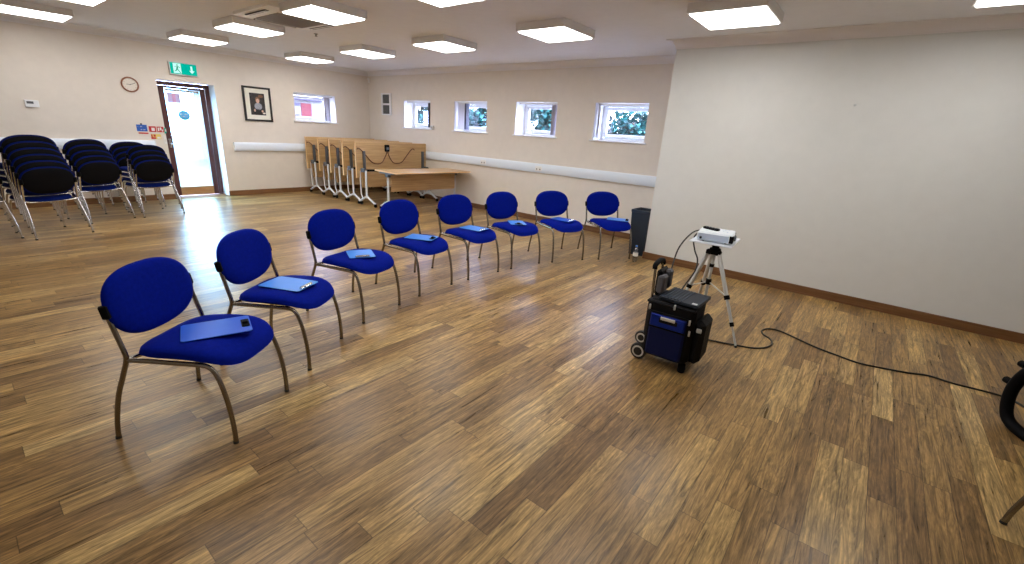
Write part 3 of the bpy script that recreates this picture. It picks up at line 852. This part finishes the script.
TABS = [(-9.985, 6.105, 'wooden folding table stood on edge closest to the door wall, last of the five'),
        (-9.44, 6.105, 'second tipped wooden table from the door wall'),
        (-8.985, 6.105, 'middle one of the five tipped wooden tables on castors'),
        (-8.48, 6.10, 'fourth tipped wooden table from the door wall, just behind the front one'),
        (-8.005, 6.10, 'front tipped wooden table showing its brown cable and black socket box')]
tb0 = make_table(TABS[-1][2], True); tb0.location = (TABS[-1][0], TABS[-1][1], 0); tb0['group'] = 'tipped folding tables in the corner'
for (x, y, lab) in TABS[:-1]: dup(tb0, (x, y, 0), 0, lab)
tb = make_table('open wooden table on castors in front of the tipped tables', False)
tb.location = (-7.21, 6.09, 0); tb.rotation_euler = (0, 0, math.radians(-4.5))

# ------------------------------------------------------------------ bin and bottle
r = thing('waste_bin', 'tall dark slate waste bin tucked behind the pale wall corner', 'bin', (-2.515, 6.25, 0), 0)
def frus(m, a0, b0, a1, b1, z0, z1a, z1b, mi=0):
    vs = [(-a0, -b0, z0), (a0, -b0, z0), (a0, b0, z0), (-a0, b0, z0), (-a1, -b1, z1a), (a1, -b1, z1a), (a1, b1, z1b), (-a1, b1, z1b)]
    m.add(vs, [(0, 1, 5, 4), (1, 2, 6, 5), (2, 3, 7, 6), (3, 0, 4, 7), (0, 3, 2, 1)], False, mi)
m = MB(); frus(m, .105, .12, .135, .15, .0, .63, .63); frus(m, .100, .115, .130, .145, .01, .63, .63); m.build('body', M['binc'], r)
m = MB()
for (x0, x1, y0, y1) in ((-.142, .142, -.157, -.128), (-.142, .142, .128, .157), (-.142, -.115, -.128, .128), (.115, .142, -.128, .128)): m.box(x0, x1, y0, y1, .62, .66, .006)
m.build('rim', M['binc'], r)
m = MB(); m.box(-.115, .115, -.128, .128, .575, .58); m.build('black_inside', M['black'], r)  # black sheet across the inside, just below the rim
r = thing('water_bottle', 'clear plastic water bottle on the floor in front of the bin', 'bottle', (-2.352, 5.745, 0))
m = MB(); m.lathe([(.0, .002), (.030, .002), (.034, .012), (.034, .05), (.031, .06), (.034, .07), (.034, .15), (.030, .175), (.016, .205), (.013, .212), (.013, .222)], 20); m.build('body', M['bottle'], r)
m = MB(); m.lathe([(.0155, .214), (.0155, .235), (0, .235)], 16); m.build('cap', M['clipl'], r)
m = MB(); m.lathe([(.0347, .085), (.0347, .135)], 20, cap=False); m.build('label_band', M['signwhite'], r)

# ------------------------------------------------------------------ tripod, tray, projector
r = thing('tripod', 'silver camera tripod with black joints holding the projector tray', 'tripod')
AP = Vector((-.955, 4.07, .745)); FEET = [(-.582, 3.852, 0), (-1.205, 3.995, 0), (-1.115, 4.405, 0)]
m = MB(); m.lathe([(.02, -.05), (.045, -.045), (.05, -.01), (.045, .005), (.03, .012), (.03, .028), (.04, .03), (.04, .038), (0, .038)], 20, mat=T(AP)); m.build('head', M['blackp'], r)
m = MB(); m.tube([AP+Vector((0, 0, -.04)), Vector((AP.x, AP.y, .28))], .014, 12); cc = m.build('centre_column', M['silver'], r)
m = MB(); m.lathe([(.014, .0), (.024, .002), (.024, .05), (.014, .052)], 14, mat=T((AP.x, AP.y, .42))); m.build('collar', M['blackp'], cc)
m = MB(); m.lathe([(.014, 0), (.020, .002), (.020, .03), (.014, .03)], 14, mat=T((AP.x, AP.y, .58))); m.build('collar', M['blackp'], cc)
for f in FEET:
    f = Vector(f); d = (f-AP); h = Vector((d.x, d.y, 0)).normalized()
    top = AP+h*.045+Vector((0, 0, -.02)); ax = f-top
    P = lambda t: top+ax*t
    m = MB(); m.tube([P(0), P(.5)], .018, 12); m.tube([P(.46), P(.78)], .0135, 12); m.tube([P(.75), P(.985)], .009, 12)
    lg = m.build('leg', M['silver'], r)
    for t, rr in ((.48, .024), (.76, .018)):
        m = MB(); m.tube([P(t-.022), P(t+.022)], rr, 12); m.build('clamp', M['blackp'], lg)
    m = MB(); m.tube([P(.975), P(1.)-Vector((0, 0, -.001))], .011, 10); m.build('rubber_foot', M['rubber'], lg)
    m = MB(); m.tube([Vector((AP.x, AP.y, .445)), P(.47)], .006, 8); m.build('brace', M['silver'], r)
    m = MB(); m.box(-.022, .022, -.022, .022, -.03, .012, .006, mat=T(top)); m.build('hinge', M['blackp'], r)

TZ = .790; trz = math.radians(4)
r = thing('projector_tray', 'white board clamped on top of the tripod', 'tray', (-1.0, 4.205, TZ), trz)
m = MB(); m.box(-.172, .172, -.232, .232, 0, .012, .003); m.build('board', M['projw'], r)
m = MB(); m.box(-.06, .09, -.19, -.06, -.008, 0, .002); m.build('mounting_plate', M['silver'], r)
r = thing('projector', 'white projector with black vents on the tripod tray', 'projector', (-.992, 4.165, TZ+.012), math.radians(9))
a, b = .145, .142
m = MB(); m.box(-a, a, -b, b, .008, .085, .014); m.build('body', M['projw'], r)
m = MB(); m.box(-a+.012, a-.035, -b-.0015, -b+.002, .018, .070); m.build('side_panel', M['projb'], r)
m = MB(); m.box(a-.032, a+.002, -b-.002, -b+.055, .014, .076, .005)
for k in range(5): m.box(a+.002, a+.003, -b+.002, -b+.05, .02+.011*k, .025+.011*k)
m.build('vent', M['blackp'], r)
m = MB(); m.box(a-.02, a+.002, b-.075, b-.018, .018, .074, .005); m.build('vent', M['blackp'], r)
m = MB(); m.lathe([(.026, 0), (.026, .012), (.020, .016), (0, .012)], 20, mat=T((a, -.02, .046), 0, 0, PI/2)); m.build('lens', M['dgrey'], r)
m = MB(); m.lathe([(.011, 0), (.011, .005), (0, .005)], 14, mat=T((-a+.035, -b-.0015, .032), 0, PI/2)); m.build('audio_jack', M['blackp'], r)
m = MB()
for (u, v) in ((.06, .08), (.09, .1), (.05, .02), (.085, -.02)): m.lathe([(.006, 0), (.006, .003), (0, .003)], 10, mat=T((u, v, .085)))
m.build('button', M['projb'], r)
for (u, v) in ((-.09, -.1), (.09, -.1), (-.09, .1), (.09, .1)):
    m = MB(); m.lathe([(.009, 0), (.009, .01)], 10, mat=T((u, v, -.0005))); m.build('foot', M['blackp'], r)
r = thing('remote_control', 'black remote control lying on top of the projector', 'remote control', (-1.045, 4.17, TZ+.0975), math.radians(62-90+10))
m = MB(); m.box(-.075, .075, -.024, .024, 0, .02, .008); m.build('body', M['blackp'], r)
m = MB()
for k in range(4):
    for j in (-1, 1): m.box(-.05+k*.028, -.038+k*.028, j*.010-.004, j*.010+.004, .02, .022, .001)
m.build('keys', M['dgrey'], r)

# cables
m = MB(); m.tube(smooth_path([(-1.09, 4.235, .853), (-1.13, 4.24, .862), (-1.20, 4.16, .83), (-1.25, 4.02, .70), (-1.23, 3.86, .53), (-1.17, 3.68, .53), (-1.12, 3.47, .60), (-1.09, 3.30, .60)], 8), .0065, 8)
tag(m.build('video_cable', M['cable']), 'black cable arching from the projector to the top of the trolley bag', 'cable')
m = MB(); m.tube(smooth_path([(-1.09, 4.20, .853), (-1.145, 4.17, .845), (-1.165, 4.12, .79), (-1.12, 4.06, .70), (-1.06, 3.98, .64), (-1.04, 3.90, .56), (-1.07, 3.80, .45), (-1.07, 3.68, .40), (-1.04, 3.56, .43), (-1.0, 3.44, .47)], 8), .0065, 8)
tag(m.build('power_cable', M['cable']), 'black cable hanging from the projector tray down behind the trolley bag', 'cable')
FL = [(-.95, 3.62), (-.85, 3.79), (-.761, 3.837), (-.679, 3.852+.01), (-.594, 3.895), (-.486, 3.934), (-.405, 4.017), (-.366, 4.14), (-.395, 4.26), (-.463, 4.328), (-.492, 4.413), (-.46, 4.515), (-.37, 4.541), (-.233, 4.473), (-.078, 4.385), (.085, 4.332), (.236, 4.296), (.378, 4.331), (.535, 4.384), (.67, 4.452), (.813, 4.434), (.953, 4.45), (1.077, 4.45), (1.17, 4.36), (1.21, 4.15)]
m = MB(); m.tube(smooth_path([(x, y, .0075) for x, y in FL], 6), .0072, 8)
tag(m.build('floor_cable', M['cable']), 'long black cable snaking across the floor to the right edge', 'cable')

# ------------------------------------------------------------------ trolley bag
BX, BY = -.930, 3.215
r = thing('trolley_bag', 'black and blue wheeled equipment bag in front of the tripod', 'bag', (BX, BY, 0), math.radians(3)); r.scale = (1.09, 1.05, 1.13)
m = MB(); m.box(-.165, .155, -.155, .145, .055, .455, .03); m.box(-.168, .158, -.158, .148, .425, .445, .008)
m.build('case', M['bagb'], r)
m = MB(); m.box(-.125, .115, -.178, -.15, .075, .375, .018); pk = m.build('front_pocket', M['bagnavy'], r)
m = MB(); m.box(-.118, .108, -.184, -.172, .285, .368, .008); m.build('upper_pocket', M['bagblue'], pk)
m = MB(); m.box(-.126, .116, -.182, -.176, .275, .283, .002); m.box(-.13, .12, -.176, -.16, .372, .382, .004); m.build('zip', M['blackp'], pk)
m = MB(); m.box(-.06, .06, -.188, -.178, .318, .35, .004); m.build('pocket_flap', M['bagb'], pk)
m = MB(); m.box(-.05, .045, -.193, -.187, .340, .362, .004); m.build('badge', M['silver'], pk)
m = MB(); m.box(.15, .222, -.13, .11, .075, .375, .03); sp_ = m.build('side_pouch', M['bagb'], r)
m = MB(); m.box(.172, .205, -.136, -.128, .30, .33, .004); m.build('zip_pull', M['silver'], sp_)
for (x, z) in ((.128, .36), (.138, .29), (-.14, .40), (.02, .435)):
    m = MB(); m.box(x-.006, x+.006, -.168, -.154, z-.018, z+.018, .003); m.build('buckle', M['silver'], r)
for (y, nm) in ((-.125, 0), (.10, 1)):
    m = MB(); mt = T((-.178, y, .056), 0, PI/2)
    m.lathe([(.0, -.016), (.046, -.016), (.056, -.010), (.056, .010), (.046, .016), (0, .016)], 24, mat=mt); w = m.build('wheel', M['rubber'], r)
    m = MB(); m.lathe([(.030, -.019), (.041, -.018), (.041, .018), (.030, .019)], 20, mat=mt, cap=False); m.build('wheel_hub', M['silver'], w)
    m = MB(); m.lathe([(.0, -.014), (.040, -.014), (.046, -.008), (.046, .008), (.040, .014), (0, .014)], 20, mat=T((-.172, y, .158), 0, PI/2)); w = m.build('wheel', M['rubber'], r)
    m = MB(); m.lathe([(.022, -.0165), (.033, -.016), (.033, .016), (.022, .0165)], 18, cap=False, mat=T((-.172, y, .158), 0, PI/2)); m.build('wheel_hub', M['silver'], w)
for y in (-.12, .10):
    m = MB(); m.lathe([(.022, 0), (.026, .01), (.024, .058)], 14, mat=T((.125, y, 0))); m.build('foot', M['blackp'], r)
for y in (-.085, .075):
    m = MB(); m.tube([(-.158, y, .42), (-.168, y, .645)], .009, 10); m.build('handle_rod', M['chrome'], r)
m = MB(); m.tube(smooth_path([(-.168, -.095, .635), (-.17, -.085, .662), (-.17, 0, .675), (-.17, .075, .662), (-.168, .085, .635)], 5), .017, 10); m.build('handle_grip', M['blackp'], r)
m = MB()
m.box(-.155, -.12, -.085, .075, .455, .635, .015); m.build('padded_sleeve', M['bagb'], r)
m = MB(); m.box(-.14, -.09, -.10, -.01, .48, .60, .012); m.build('padded_panel', M['greyfab'], r)
m = MB(); m.box(-.135, -.085, .01, .085, .49, .62, .012); m.build('padded_panel', M['greyfab'], r)
r = thing('laptop', 'closed dark ridged laptop lying on top of the trolley bag', 'laptop', (-.903, 3.215, .5155), math.radians(-1))
m = MB(); m.box(-.128, .155, -.15, .15, 0, .012, .004); m.build('base', M['lapt'], r)
m = MB(); m.box(-.128, .155, -.15, .15, .0125, .024, .004)
for k in range(7): m.box(-.115+k*.024, -.103+k*.024, -.14, .14, .024, .028, mi=1)
l_ = m.build('lid', [M['lapt'], M['laptr']], r)
m = MB(); m.box(.105, .14, -.135, -.105, .024, .0252); m.build('badge', M['silver'], l_)

# ------------------------------------------------------------------ cable reel at the right edge
r = thing('cable_reel', 'black cable reel on the floor at the right edge, where the long cable ends', 'cable reel', (1.19, 3.86, 0), math.radians(-62))
RX = T((-.03, 0, .35), 0, PI/2)
m = MB(); m.lathe([(.06, -.075), (.180, -.075), (.185, -.07), (.185, -.062), (.180, -.057), (.085, -.055), (.085, .055), (.180, .057), (.185, .062), (.185, .07), (.180, .075), (.06, .075), (.05, .06), (.05, -.06), (.06, -.075)], 32, mat=RX, cap=False); m.build('drum', M['blackp'], r)
m = MB()
for k in range(9): m.tube([(-.03+.13*cos(a), -.048+.012*k, .35+.13*sin(a)) for a in [2*PI*q/28 for q in range(28)]], .0075, 6, closed=True)
m.build('wound_cable', M['cable'], r)
for s in (-1, 1):
    m = MB(); y = s*.11
    m.tube(smooth_path([(.0, y, .47), (-.12, y, .44), (-.195, y, .33), (-.215, y, .19), (-.17, y, .06), (-.06, y, .022), (.06, y, .022), (.17, y, .06), (.215, y, .19), (.195, y, .33), (.12, y, .44), (0, y, .47)], 5), .033, 10)
    m.build('side_frame', M['blackp'], r)
m = MB(); m.tube([(0, -.115, .47), (0, .115, .47)], .02, 12); m.tube([(-.03, -.115, .35), (-.03, .115, .35)], .02, 12); m.build('axle', M['blackp'], r)
for (x, z) in ((-.19, .41), (-.235, .27)):
    m = MB(); m.lathe([(.014, 0), (.022, .004), (.022, .045), (.014, .05)], 12, mat=T((x, -.11, z), 0, 0, -PI/2)); m.build('knob', M['blackp'], r)

# ------------------------------------------------------------------ outside
m = MB(); m.box(-40, XL-TH, -25, 40, -.16, -.04); tag(m.build('ground', M['paving']), kind='structure')
m = MB(); m.box(XL-TH, 25, YB+TH, 40, -.16, -.04); tag(m.build('ground', M['paving_bounce']), kind='structure')
def shrub(label, x, y, h, rad, n, zc=None):
    r = thing('garden_tree', label, 'tree', (x, y, 0), group='trees outside the windows')
    m = MB(); m.tube(smooth_path([(0, 0, -.05), (.04, .02, h*.3), (-.02, .03, h*.6), (0, 0, h*.85)], 4), [.09]*9+[.05]*4, 8) if False else m.tube(smooth_path([(0, 0, -.05), (.04, .02, h*.3), (-.02, .03, h*.6), (0, 0, h*.8)], 4), .06, 8)
    for k in range(7):
        a = k*.9; m.tube([(0, 0, h*(.25+.06*k)), (rad*.7*cos(a), rad*.7*sin(a), h*(.45+.06*k))], .02, 6)
    m.build('trunk', M['bark'], r)
    m = MB(); rnd = random.Random(int(x*100))
    cl = [(rnd.uniform(-.75, .75)*rad, rnd.uniform(-.75, .75)*rad, h*rnd.uniform(.25, .9), rnd.uniform(.28, .5)*rad) for _ in range(26)]
    vs = []; fs = []; mi = []
    for _ in range(n):
        c = rnd.choice(cl); v = Vector((rnd.gauss(0, 1), rnd.gauss(0, 1), rnd.gauss(0, 1))).normalized()*c[3]*rnd.uniform(.6, 1.05)
        p = Vector(c[:3])+v
        q = Matrix.Rotation(rnd.uniform(0, 6.28), 3, 'Z') @ Matrix.Rotation(rnd.uniform(-1.2, 1.2), 3, 'X')
        l = rnd.uniform(.10, .17); w = l*.42
        m.add([p+q @ Vector(t) for t in ((0, 0, 0), (w, l*.5, .015), (0, l, 0), (-w, l*.5, .015))], [(0, 1, 2, 3)], False, 0 if rnd.random() < .6 else 1)
    m.build('crown', [M['leafd'], M['leafl']], r)
    return r
shrub('green tree seen through the window closest to the white wall', -5.35, 11.2, 2.45, 1.0, 9000)
shrub('dense green tree seen through the third window from the corner', -8.25, 11.8, 4.0, 1.05, 9000)
shrub('green tree seen through the second window from the corner', -11.1, 12.0, 4.0, 1.05, 9000)
shrub('green tree seen through the window closest to the room corner', -14.0, 12.2, 4.0, 1.1, 9000)
r = thing('neighbouring_building', 'pale building with a lilac fascia and red panel seen through the door wall window', 'building')
m = MB(); m.box(-20, -17, 6.2, 13, -.04, 2.33); m.build('wall', M['render'], r)
m = MB(); m.box(-20.2, -16.85, 6.1, 9.4, 2.26, 2.36); m.build('fascia', M['fascia'], r)
m = MB(); m.box(-17.05, -16.96, 8.62, 9.0, .9, 2.16); m.build('red_panel', M['brick'], r)
m = MB(); m.box(-17.05, -16.97, 7.6, 8.58, 2.06, 2.15); m.box(-17.05, -16.97, 7.6, 8.55, 1.72, 1.77); m.build('window_band', M['fascia'], r)

# ------------------------------------------------------------------ world, camera
w = bpy.data.worlds.new('World'); bpy.context.scene.world = w; w.use_nodes = True
nt = w.node_tree; bg = nt.nodes['Background']
tc = nt.nodes.new('ShaderNodeTexCoord'); n = nt.nodes.new('ShaderNodeTexNoise'); n.inputs['Scale'].default_value = 2.5
rp = nt.nodes.new('ShaderNodeValToRGB'); rp.color_ramp.elements[0].color = (.38, .50, 1, 1); rp.color_ramp.elements[1].color = (.70, .78, 1, 1)
rp.color_ramp.elements[0].position = .35; rp.color_ramp.elements[1].position = .6
nt.links.new(tc.outputs['Generated'], n.inputs['Vector']); nt.links.new(n.outputs['Fac'], rp.inputs[0]); nt.links.new(rp.outputs[0], bg.inputs[0])
bg.inputs[1].default_value = 30.0

sc = bpy.context.scene
cam = bpy.data.cameras.new('camera'); co = bpy.data.objects.new('camera', cam); C.objects.link(co); sc.camera = co
F, YAW, PIT, ROL = 444.0818, .6626, .3242, .0626
f = Vector((-sin(YAW)*cos(PIT), cos(YAW)*cos(PIT), -sin(PIT))); rt = Vector((cos(YAW), sin(YAW), 0)); up = rt.cross(f)
r2 = rt*cos(ROL)+up*sin(ROL); u2 = -rt*sin(ROL)+up*cos(ROL)
co.matrix_world = Matrix(((r2.x, u2.x, -f.x, 0), (r2.y, u2.y, -f.y, 0), (r2.z, u2.z, -f.z, 1.6), (0, 0, 0, 1)))
cam.sensor_fit = 'HORIZONTAL'; cam.sensor_width = 36.; cam.lens = F/1024*36; cam.clip_start = .05

sc.view_settings.view_transform = 'Standard'; sc.view_settings.look = 'None'
sc.view_settings.gamma = 1; sc.view_settings.use_curve_mapping = False
sc.view_settings.exposure = 0.0
